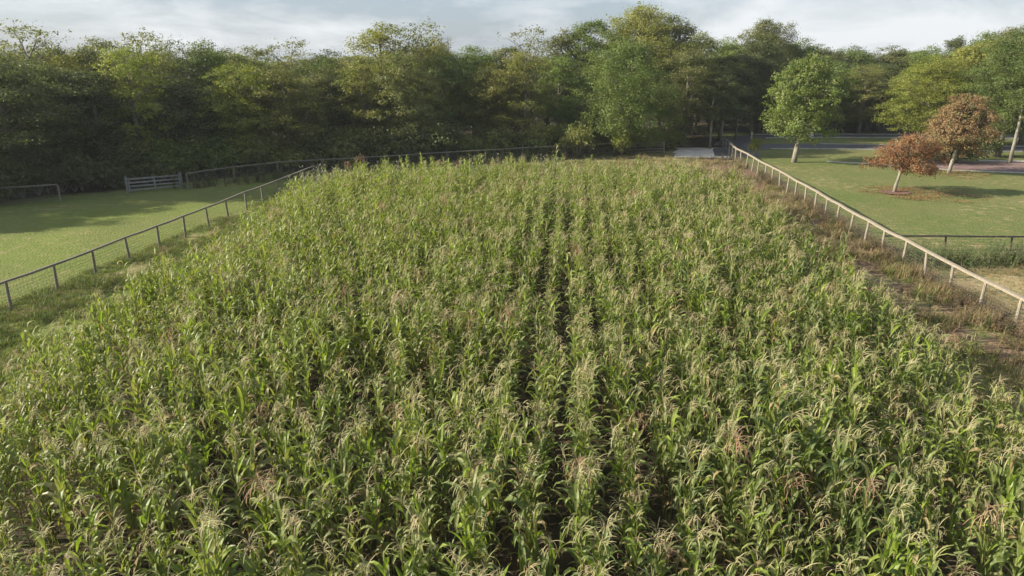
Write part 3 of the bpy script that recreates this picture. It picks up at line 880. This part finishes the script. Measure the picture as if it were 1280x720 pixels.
# ------------------------------------------------------------------ trees
def rand_dirs(rs, n_):
    v = rs.normal(size=(n_, 3)); return v / np.linalg.norm(v, axis=1)[:, None]
def crown_quads(rs, lobes, per_area=34, leaf=.24, clump_r=.62, fill=1.0, up=.25, droop=0.0):
    """lobes (cx,cy,cz,rx,ry,rz); leaves gathered in clumps on each lobe's skin and a few inside"""
    out_ = []
    for (cx_, cy_, cz_, rx_, ry_, rz_) in lobes:
        area = 4 * math.pi * ((rx_ * ry_ + rx_ * rz_ + ry_ * rz_) / 3)
        nc = max(4, int(area / (clump_r ** 2 * 3.0) * fill))
        d = rand_dirs(rs, nc); seedph = rs.uniform(0, 6.28)
        d[:, 2] = np.where(d[:, 2] < -.55, -d[:, 2] * .5, d[:, 2])
        rad = np.where(rs.rand(nc) < .8, rs.uniform(.82, 1.12, nc), rs.uniform(.3, .8, nc))
        rad = rad * (1 + .16 * np.sin(d[:, 0] * 5 + seedph) * np.cos(d[:, 2] * 6 + seedph * 2))
        cc = np.array([cx_, cy_, cz_]) + d * np.array([rx_, ry_, rz_]) * rad[:, None]
        sz = clump_r * rs.uniform(.55, 1.35, nc)
        npc = np.maximum(6, (per_area * sz ** 2 * 3.0 * rs.uniform(.6, 1.3, nc))).astype(int)
        ci = np.repeat(np.arange(nc), npc)
        off = rs.normal(size=(len(ci), 3)) * .5
        off[:, 2] *= .62
        p = cc[ci] + off * sz[ci][:, None]
        if droop: p[:, 2] -= droop * rs.rand(len(ci)) ** 2
        nrm = d[ci] * .55 + off * .55 + np.array([0, 0, up]) + rs.normal(size=(len(ci), 3)) * .55
        nrm /= np.linalg.norm(nrm, axis=1)[:, None]
        t = np.cross(nrm, rs.normal(size=(len(ci), 3))); t /= np.linalg.norm(t, axis=1)[:, None]
        b = np.cross(nrm, t)
        s = leaf * rs.uniform(.6, 1.35, len(ci))[:, None]
        q = np.stack([p - t * s * .55, p + b * s * .33 + nrm * s * .08, p + t * s * .55, p - b * s * .33 + nrm * s * .08], 1)
        out_.append(q)
    return np.concatenate(out_)

def tree_variant(seed, H=13.0, W=8.5, base=.12, style='round', per_area=76, leaf=.155, clump=.60, trunk_r=.22, nl=13, fill=1.0, up=.25, droop=0.0, bark=None, fork=.3):
    rs = np.random.RandomState(seed)
    lobes = []
    z0 = H * base
    for i in range(nl):
        s = (i + .5) / nl
        z = z0 + (H - z0) * (.08 + .84 * s)
        if style == 'round': prof = math.sin(math.pi * min(1, (.16 + .84 * s) * .92)) ** .7
        elif style == 'tall': prof = .62 + .38 * math.sin(math.pi * s)
        elif style == 'umbrella': prof = .75 + .25 * s
        elif style == 'spread': prof = .95 - .25 * s
        else: prof = 1 - .75 * s
        a = i * 2.4 + rs.uniform(-.5, .5)
        lr = W * rs.uniform(.19, .27) * (.7 + .3 * prof)
        rr = max(0, W / 2 * prof - lr) * rs.uniform(.75, 1.1)
        if s > .9: rr *= .35
        lobes.append((rr * math.cos(a), rr * math.sin(a), z, lr, lr, lr * rs.uniform(.62, .9)))
    Q = crown_quads(rs, lobes, per_area, leaf, clump, fill, up, droop)
    crown = quads_mesh('crown', Q, [M_tree])
    mb = MB()
    zt = H * fork
    bend = rs.uniform(-.25, .25, 2)
    mb.tube([(0, 0, -.2), (bend[0] * .3, bend[1] * .3, zt * .4), (bend[0] * .8, bend[1] * .8, zt), (bend[0], bend[1], H * .62), (0, 0, H * .88)],
            [trunk_r * 1.25, trunk_r, trunk_r * .85, trunk_r * .5, trunk_r * .12], 8)
    trunk = mb.mesh('trunk', [bark or M_bark], smooth=True)
    mb = MB()
    for (lx, ly, lz, a_, b_2, c_) in lobes:
        st = max(z0 * .7 + .3, lz - math.hypot(lx, ly) * .9 - .4); st = min(st, H * .8)
        st = max(st, zt * .75)
        k = st / H
        p0 = Vector((bend[0] * k, bend[1] * k, st)); p3 = Vector((lx, ly, lz))
        mid = p0.lerp(p3, .5) + Vector((rs.uniform(-.2, .2), rs.uniform(-.2, .2), -.1 + .15 * (p3 - p0).length * .3))
        rr = trunk_r * rs.uniform(.28, .45)
        mb.tube([p0, mid, p3], [rr, rr * .7, rr * .35], 5)
        for j in range(6):
            dd = rand_dirs(rs, 1)[0]; dd[2] = abs(dd[2]) * .8
            tip = p3 + Vector(dd * np.array([a_, b_2, c_]) * rs.uniform(.8, 1.15))
            mb.tube([p3 if j % 2 else mid, p3.lerp(tip, .5) + Vector((0, 0, .08)), tip], [rr * .3, rr * .2, rr * .07], 3, cap=False)
    limbs = mb.mesh('limbs', [bark or M_bark])
    return [('trunk', trunk), ('crown', crown), ('limbs', limbs)]

V = {
    'round1': tree_variant(1, 13, 9, .10, 'round'),
    'round2': tree_variant(2, 13, 9, .06, 'round', nl=15, clump=.7),
    'round3': tree_variant(3, 13, 8.4, .12, 'round', nl=12, clump=.55),
    'tall1': tree_variant(4, 14, 7, .08, 'tall', nl=14),
    'tall2': tree_variant(5, 14, 7.4, .16, 'tall', nl=13, clump=.52, per_area=48),
    'tall3': tree_variant(6, 14, 6.8, .05, 'tall', nl=15, clump=.75),
    'wispy1': tree_variant(7, 14, 8, .45, 'umbrella', nl=10, clump=.42, per_area=15, leaf=.17, fill=.55, bark=M_palebark, trunk_r=.18, fork=.45),
    'wispy2': tree_variant(8, 14, 8.4, .40, 'umbrella', nl=11, clump=.38, per_area=13, leaf=.18, fill=.6, bark=M_palebark, trunk_r=.17, fork=.42),
    'droop': tree_variant(9, 16, 12, .05, 'round', nl=20, clump=.7, per_area=52, droop=1.1, trunk_r=.34),
    'big': tree_variant(10, 17, 12, .10, 'round', nl=22, clump=.72, per_area=46, trunk_r=.34),
    'conifer': tree_variant(11, 14, 6, .05, 'cone', nl=16, clump=.5, up=-.1, droop=.3),
    'grove': tree_variant(14, 13, 7, .36, 'tall', nl=10, clump=.6, bark=M_palebark, trunk_r=.15, fork=.5),
}
# shrubs are low crowns with short stems
def shrub_variant(seed, H=3.2, W=4.2):
    rs = np.random.RandomState(seed); lobes = []
    for i in range(7):
        a = i * 2.4; r_ = W * .26 * (i > 0)
        lobes.append((r_ * math.cos(a), r_ * math.sin(a), H * rs.uniform(.3, .62), W * .24, W * .24, H * .3))
    Q = crown_quads(rs, lobes, 30, .2, .5)
    mb = MB()
    for (a, b, c_, *_) in lobes: mb.tube([(0, 0, -.1), (a * .4, b * .4, c_ * .5), (a, b, c_)], [.05, .035, .015], 5)
    return [('stem', mb.mesh('stem', [M_bark])), ('foliage', quads_mesh('foliage', Q, [M_tree]))]
S = {'s1': shrub_variant(31), 's2': shrub_variant(32, 3.8, 3.8), 's3': shrub_variant(33, 2.6, 4.6)}

def plant(name, parts, loc, scl, rz, tint, label, cat, group=None):
    e = thing(name, loc, label, cat, rz, group)
    e.scale = scl
    for pn, pm in parts:
        o = bpy.data.objects.new(pn, pm); o.parent = e; COL.objects.link(o)
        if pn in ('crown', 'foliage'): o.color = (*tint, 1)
    return e
BASEH = {'round1': 13, 'round2': 13, 'round3': 13, 'tall1': 14, 'tall2': 14, 'tall3': 14, 'wispy1': 14, 'wispy2': 14, 'droop': 16, 'big': 17, 'conifer': 14, 'grove': 13}
BASEW = {'round1': 9, 'round2': 9, 'round3': 8.4, 'tall1': 7, 'tall2': 7.4, 'tall3': 6.8, 'wispy1': 8, 'wispy2': 8.4, 'droop': 12, 'big': 12, 'conifer': 6, 'grove': 7}
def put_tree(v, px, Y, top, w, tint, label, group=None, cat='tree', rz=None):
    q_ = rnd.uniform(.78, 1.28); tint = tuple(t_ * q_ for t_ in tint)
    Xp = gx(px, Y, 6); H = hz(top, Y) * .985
    sz = H / BASEH[v]; sw = w / BASEW[v]
    nm = {'wispy1': 'thin_tree', 'wispy2': 'thin_tree', 'conifer': 'evergreen_tree'}.get(v, 'broadleaf_tree')
    return plant(nm, V[v], (Xp, Y, 0), (sw, sw, sz), rnd.uniform(0, 6.28) if rz is None else rz, tint, label, cat, group)

G = (1, 1, 1); DK = (.62, .70, .70); OL = (1.25, 1.2, .85); YG = (1.42, 1.48, .8); MG = (.92, 1.15, .85); BR = (1.7, 1.15, .8); GY = (1.45, 1.4, 1.25)  # DK on the left trees puts the wood's shaded front into leaf colour
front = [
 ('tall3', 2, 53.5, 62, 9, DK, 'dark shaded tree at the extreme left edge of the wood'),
 ('round2', 62, 55.5, 72, 10, DK, 'broad dark tree below the thin pale crowned tree at far left'),
 ('tall1', 120, 58, 78, 8, DK, 'dark narrow tree right behind the pale four board gate'),
 ('tall2', 168, 62, 52, 8, YG, 'yellow green tree rising between the dark trees left of the gate'),
 ('round1', 222, 61, 92, 9.5, DK, 'large almost black tree standing right of the four board gate'),
 ('round3', 300, 66, 78, 11, YG, 'pale yellow green tree with speckled leaves on the left of the wood'),
 ('tall3', 356, 68, 82, 8, OL, 'olive tree right of the speckled yellow green tree'),
 ('round1', 408, 71, 84, 8.5, G, 'mid green tree behind the left corner of the corn'),
 ('tall2', 452, 73, 74, 8, OL, 'olive brown tinted tree below the tall airy crown left of centre'),
 ('round3', 505, 75, 62, 9, G, 'pale green leaning tree below the tall airy crown left of centre'),
 ('tall1', 556, 77, 60, 8, MG, 'deep green rounded tree left of centre in the wood'),
 ('round2', 610, 79, 78, 9, OL, 'olive tree above the back fence at the centre of the field'),
 ('tall2', 655, 80, 60, 8, OL, 'slim brownish green tree left of the big central tree'),
 ('tall1', 700, 81, 62, 8, MG, 'mid green tree touching the left side of the big central tree'),
 ('droop', 782, 79, 44, 12.5, MG, 'big central tree with light green drooping branches'),
 ('tall3', 858, 86, 50, 8.5, G, 'dark green tree right of the big central tree'),
 ('tall1', 905, 92, 62, 8, DK, 'dark tree in the shaded gap above the gravel opening'),
 ('round2', 945, 100, 42, 11, DK, 'dark leafy tree behind the left side of the green lawn tree'),
 ('round1', 1045, 104, 76, 11, MG, 'bushy green tree just right of the green lawn tree'),
 ('tall2', 1082, 100, 78, 8, GY, 'pale thin leaved tree in front of the far wood on the right'),
 ('round3', 1100, 106, 78, 12, DK, 'dark tree behind the pale thin leaved tree on the right'),
 ('big', 1163, 84, 66, 10.5, YG, 'yellowish green tree behind the small red tree'),
 ('round2', 1212, 86, 48, 10, OL, 'olive brown tree rising behind the brown leaved tree'),
 ('big', 1262, 76, 34, 10.5, (.62, .78, .6), 'large green tree at the right edge of the photo'),
]
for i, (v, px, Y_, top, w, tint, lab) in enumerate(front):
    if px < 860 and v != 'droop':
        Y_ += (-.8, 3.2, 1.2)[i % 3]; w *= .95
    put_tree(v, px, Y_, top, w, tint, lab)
back_sky = [
 ('wispy1', 42, 62, 24, 10, GY), ('tall1', 95, 66, 56, 8, OL), ('wispy2', 182, 67, 33, 8, GY), ('tall2', 132, 66, 42, 7, G), ('wispy2', 240, 70, 44, 7, DK), ('round1', 262, 72, 50, 8, MG),
 ('tall2', 322, 75, 54, 9, G), ('wispy1', 368, 76, 46, 8, GY), ('tall3', 405, 80, 68, 9, MG), ('tall1', 440, 80, 60, 8, G), ('tall2', 480, 80, 24, 9.5, OL), ('wispy2', 524, 81, 22, 8.5, GY),
 ('round1', 548, 86, 44, 8, OL), ('tall3', 592, 88, 54, 9, MG), ('wispy1', 662, 87, 30, 8.5, GY), ('tall1', 632, 90, 50, 8, G), ('tall2', 706, 90, 32, 9, G), ('tall1', 734, 89, 14, 9, MG),
 ('big', 800, 92, 4, 13.5, OL), ('tall3', 838, 95, 14, 8.5, G), ('tall2', 872, 99, 36, 9, YG), ('wispy2', 790, 96, 0, 10, GY), ('round1', 905, 108, 46, 10, MG), ('big', 952, 110, 20, 13, G), ('round2', 992, 114, 46, 11, MG),
 ('round1', 1018, 124, 55, 12, G), ('round2', 1062, 124, 56, 13, MG), ('round1', 1110, 126, 57, 13, G), ('round2', 1150, 122, 56, 13, MG), ('conifer', 1186, 102, 38, 6.5, DK), ('round1', 1205, 100, 52, 10, G),
 ('tall3', 1225, 98, 36, 9, MG), ('big', 1255, 94, 30, 12, G), ('round2', 1290, 88, 24, 12, MG), ('round1', 15, 66, 52, 9, G), ('tall1', -35, 60, 42, 9, G), ('tall3', -50, 54, 58, 10, DK), ('round1', 72, 70, 50, 9, G), ('round1', 208, 72, 56, 9, G), ('round1', 290, 80, 60, 9, G), ('round1', 520, 92, 58, 10, G)]
names_back = {0: 'thin airy tree top at far left against the sky', 2: 'thin airy tree top above the yellow green tree at left', 7: 'thin airy flat topped crown left of the centre gap in the skyline',
 10: 'tall olive tree rising above its neighbours left of centre', 11: 'tall airy crown left of centre reaching high into the sky', 14: 'thin airy crown just left of the big central trees',
 18: 'tallest olive crowned tree at the centre of the skyline', 23: 'high rounded green crown behind the green lawn tree', 29: 'dark pointed evergreen tip on the right skyline', 32: 'broad green tree behind the large tree at the right edge'}
BG = 'trees deeper in the wood'
BL = 'green tree deeper in the wood, mostly hidden behind the front row of trees'
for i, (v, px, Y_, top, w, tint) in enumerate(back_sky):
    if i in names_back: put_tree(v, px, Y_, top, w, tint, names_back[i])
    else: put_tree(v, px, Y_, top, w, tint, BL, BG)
# deeper fill so that no sky shows through low gaps
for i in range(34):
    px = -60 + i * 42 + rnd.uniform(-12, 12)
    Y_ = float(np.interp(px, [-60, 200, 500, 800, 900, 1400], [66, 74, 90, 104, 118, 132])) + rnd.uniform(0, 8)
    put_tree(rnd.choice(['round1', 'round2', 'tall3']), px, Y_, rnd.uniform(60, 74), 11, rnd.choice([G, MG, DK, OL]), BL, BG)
# trees continuing the wood to the left of the frame (they shade its edge and the pasture)
OFFL = 'tree continuing the wood beyond the left edge of the photo'
for (X_, Y_, v, h, w) in [(-46, 47, 'round2', 11.5, 9), (-53, 42, 'round1', 12, 9), (-60, 47, 'tall3', 14, 9), (-62, 38, 'round2', 12, 9), (-68, 44, 'tall1', 14.5, 8),
                          (-66, 54, 'round1', 15, 10), (-56, 56, 'tall3', 14.5, 9), (-72, 36, 'tall3', 15.5, 10), (-49, 53, 'round1', 13, 9)]:
    h *= .86 if Y_ > 45 else 1.05
    plant('broadleaf_tree', V[v], (X_, Y_, 0), (w / BASEW[v], w / BASEW[v], h / BASEH[v]), rnd.uniform(0, 6), rnd.choice([G, DK, MG]), OFFL, 'tree', 'trees left of the frame')
# thin trunks by the gravel opening
for px, Y_, lab in ((893, 83, 'leftmost of three thin pale trunked trees by the gravel opening'), (907, 85.5, 'middle of three thin pale trunked trees by the gravel opening'), (925, 93, 'rightmost of three thin pale trunked trees by the gravel opening')):
    put_tree('grove', px, Y_, 88, 6, DK, lab)
put_tree('grove', 1279, 71.3, 60, 7, MG, 'pale trunked tree cut by the right edge beside the mulch bed')
# shrubs along the foot of the wood
SH = 'shrubs along the foot of the wood'
for i in range(66):
    px = -40 + i * 14 + rnd.uniform(-7, 7)
    Yl = float(np.interp(px, [-40, 100, 300, 500, 700, 880], [49.0, 55, 63.6, 71, 77, 84])) + rnd.uniform(0, 1.5)
    k = rnd.choice(['s1', 's2', 's3']); sc = rnd.uniform(.7, 1.25)
    if px > 845: continue
    plant('shrub', S[k], (gx(px, Yl, 1), Yl, 0), (sc, sc, sc), rnd.uniform(0, 6), rnd.choice([G, DK, OL, MG, GY] if px > 300 else [DK, DK, MG]), 'bushy shrub at the foot of the wood behind the back fence', 'shrub', SH)  # left shrubs mostly dark: deep shade at the wood's foot put into the tint
for i in range(24):
    px = 945 + i * 15 + rnd.uniform(-7, 7); Yl = 101.5 + rnd.uniform(0, 2)
    k = rnd.choice(['s1', 's2', 's3']); sc = rnd.uniform(.8, 1.5)
    plant('shrub', S[k], (gx(px, Yl, 1), Yl, 0), (sc, sc, sc), rnd.uniform(0, 6), rnd.choice([DK, DK, OL, MG]), 'dark shrub at the foot of the far wood beyond the lanes', 'shrub', 'shrubs beyond the far lane')
plant('shrub', S['s2'], (gx(722, 74.5, 1), 74.5, 0), (.85, .85, 1.05), 1, GY, 'upright grey green bush in front of the big central tree', 'shrub')
plant('shrub', S['s2'], (gx(778, 76.5, 1), 76.5, 0), (.6, .6, .9), 2, YG, 'small bright green bush under the big central tree', 'shrub')
plant('shrub', S['s3'], (gx(1195, 71.5, 1), 71.0, 0), (1.25, .9, .95), 0.1, (.4, .45, .5), 'low dark hedge like bush behind the brown leaved tree', 'shrub')
plant('shrub', S['s1'], (gx(1240, 75, 1), 75.5, 0), (.7, .7, .9), 0.1, DK, 'dark bush between the brown leaved tree and the right edge', 'shrub')
plant('shrub', S['s2'], (gx(941, 76, 1), 75.5, 0), (.32, .32, .62), 0.5, YG, 'slim yellow green bush beside the far end of the right fence', 'shrub')

# single lawn trees
def lawn_tree(name, label, loc, H, lobes, trunk_pts, trunk_r, tint, seed, leafm=.2, clump=.42, per=44, bark=M_palebark, droop=0, material=M_tree):
    e = thing(name, loc, label, 'tree')
    mb = MB(); mb.tube(trunk_pts, trunk_r, 10); mb.build('trunk', bark, e, smooth=True)
    top = Vector(trunk_pts[-1]); rs = np.random.RandomState(seed)
    for (a, b, c_, r1, r2, r3) in lobes:
        mb = MB(); p3 = Vector((a, b, c_)); d = (p3 - top).length
        mid = top.lerp(p3, .5) + Vector((rs.uniform(-.15, .15), rs.uniform(-.15, .15), .05 * d))
        rr = trunk_r[-1] * .55
        mb.tube([top - Vector((0, 0, .1)), mid, p3], [rr, rr * .65, rr * .3], 6)
        for j in range(9):
            dd = rand_dirs(rs, 1)[0]; dd[2] = abs(dd[2])
            tip = p3 + Vector(dd * np.array([r1, r2, r3]) * rs.uniform(.75, 1.0))
            mb.tube([mid.lerp(p3, rs.uniform(.3, 1)), p3.lerp(tip, .5) + Vector((0, 0, .06)), tip], [rr * .28, rr * .18, rr * .06], 3, cap=False)
        mb.build('limb', bark, e)
    Q = crown_quads(rs, lobes, per, leafm, clump, 1.0, .25, droop)
    c = bpy.data.objects.new('crown', quads_mesh('crown', Q, [material])); c.parent = e; COL.objects.link(c); c.color = (*tint, 1)
    return e
def dome(seed, H0, H1, W, nl, lean=(0, 0), prof=None, lr=(.2, .27), flat=.75):
    rg = random.Random(seed); L_ = []
    for i in range(nl):
        s = (i + .5) / nl; z = H0 + (H1 - H0) * (.14 + .74 * s)
        pr = prof(s) if prof else math.sqrt(max(.05, 1 - s ** 1.8))
        a = i * 2.4 + rg.uniform(-.4, .4); r1 = W * rg.uniform(*lr) * (.75 + .25 * pr)
        rr = max(0, W / 2 * pr - r1) * rg.uniform(.8, 1.08)
        L_.append((lean[0] * (s + .3) + rr * math.cos(a), lean[1] + rr * math.sin(a), z, r1, r1, r1 * flat))
    return L_
M_red = leaf_material('red_leaf', (.205, .105, .048), (.30, .170, .075), (.15, .13, .06), transl=.34, rough=.6, scale=.55, fine=1.6, tint=(1.4, .9, .6))
M_brown = leaf_material('brown_leaf', (.19, .130, .062), (.28, .190, .095), (.19, .19, .07), transl=.32, rough=.6, scale=.5, fine=1.4, tint=(1.3, 1, .6))
lawn_tree('broadleaf_tree', 'full green tree with pale forked trunk standing alone at the far edge of the lawn', (29.1, 71.6, 0), 11,
          dome(5, 1.5, 10.4, 8.3, 17, (0.3, 0), lambda s: (.74 + .5 * s) if s < .45 else 1.0 * math.sqrt(max(.05, 1 - ((s - .45) / .58) ** 2.0))),
          [(-.12, 0, -.1), (-.05, 0, 1.2), (.12, .05, 2.3), (.05, .05, 3.2), (0, 0, 4.8)], [.30, .24, .21, .17, .13], (1.1, 1.3, 1.0), 41, .17, .5, 56)
lawn_tree('small_tree', 'small red leaved tree with flat drooping crown on the right lawn', (30.3, 54.5, 0), 4.7,
          dome(6, 1.35, 4.75, 5.7, 12, (.6, 0), lambda s: math.sqrt(max(.05, 1 - s ** 2.2)) * 1.05, (.17, .23), .55) + [(2.9, .1, 1.8, .55, .55, .3)],
          [(0, 0, -.1), (.05, 0, .6), (.16, 0, 1.2), (.22, 0, 1.8)], [.15, .12, .10, .09], G, 42, .11, .36, 150, droop=.35, material=M_red)
lawn_tree('small_tree', 'rounded tree with brown and rust leaves behind the small red tree', (40.7, 64.4, 0), 7,
          dome(7, 1.2, 7.0, 6.0, 16, (.3, 0), lambda s: (.75 + .6 * s) if s < .35 else math.sqrt(max(.05, 1 - ((s - .25) / .78) ** 2.4))),
          [(-.15, 0, -.1), (-.05, 0, .8), (.08, 0, 1.7), (.15, 0, 2.5)], [.19, .16, .15, .12], G, 43, .12, .42, 135, material=M_brown)

print('unique triangles', sum(sum(p.loop_total - 2 for p in m.polygons) for m in bpy.data.meshes))
# ------------------------------------------------------------------ air
hb = MB(); hb.box((10, 60, 12), (320, 290, 30))
hz_m, ht = mat('haze')
ho = ht.nodes.new('ShaderNodeOutputMaterial'); hv = ht.nodes.new('ShaderNodeVolumePrincipled')
hv.inputs['Color'].default_value = (.86, .92, 1.0, 1); hv.inputs['Density'].default_value = .00024; hv.inputs['Anisotropy'].default_value = .2
ht.links.new(hv.outputs[0], ho.inputs['Volume'])
tag(hb.build('haze', hz_m), 'thin pale haze in the air over the field and wood', kind='stuff')
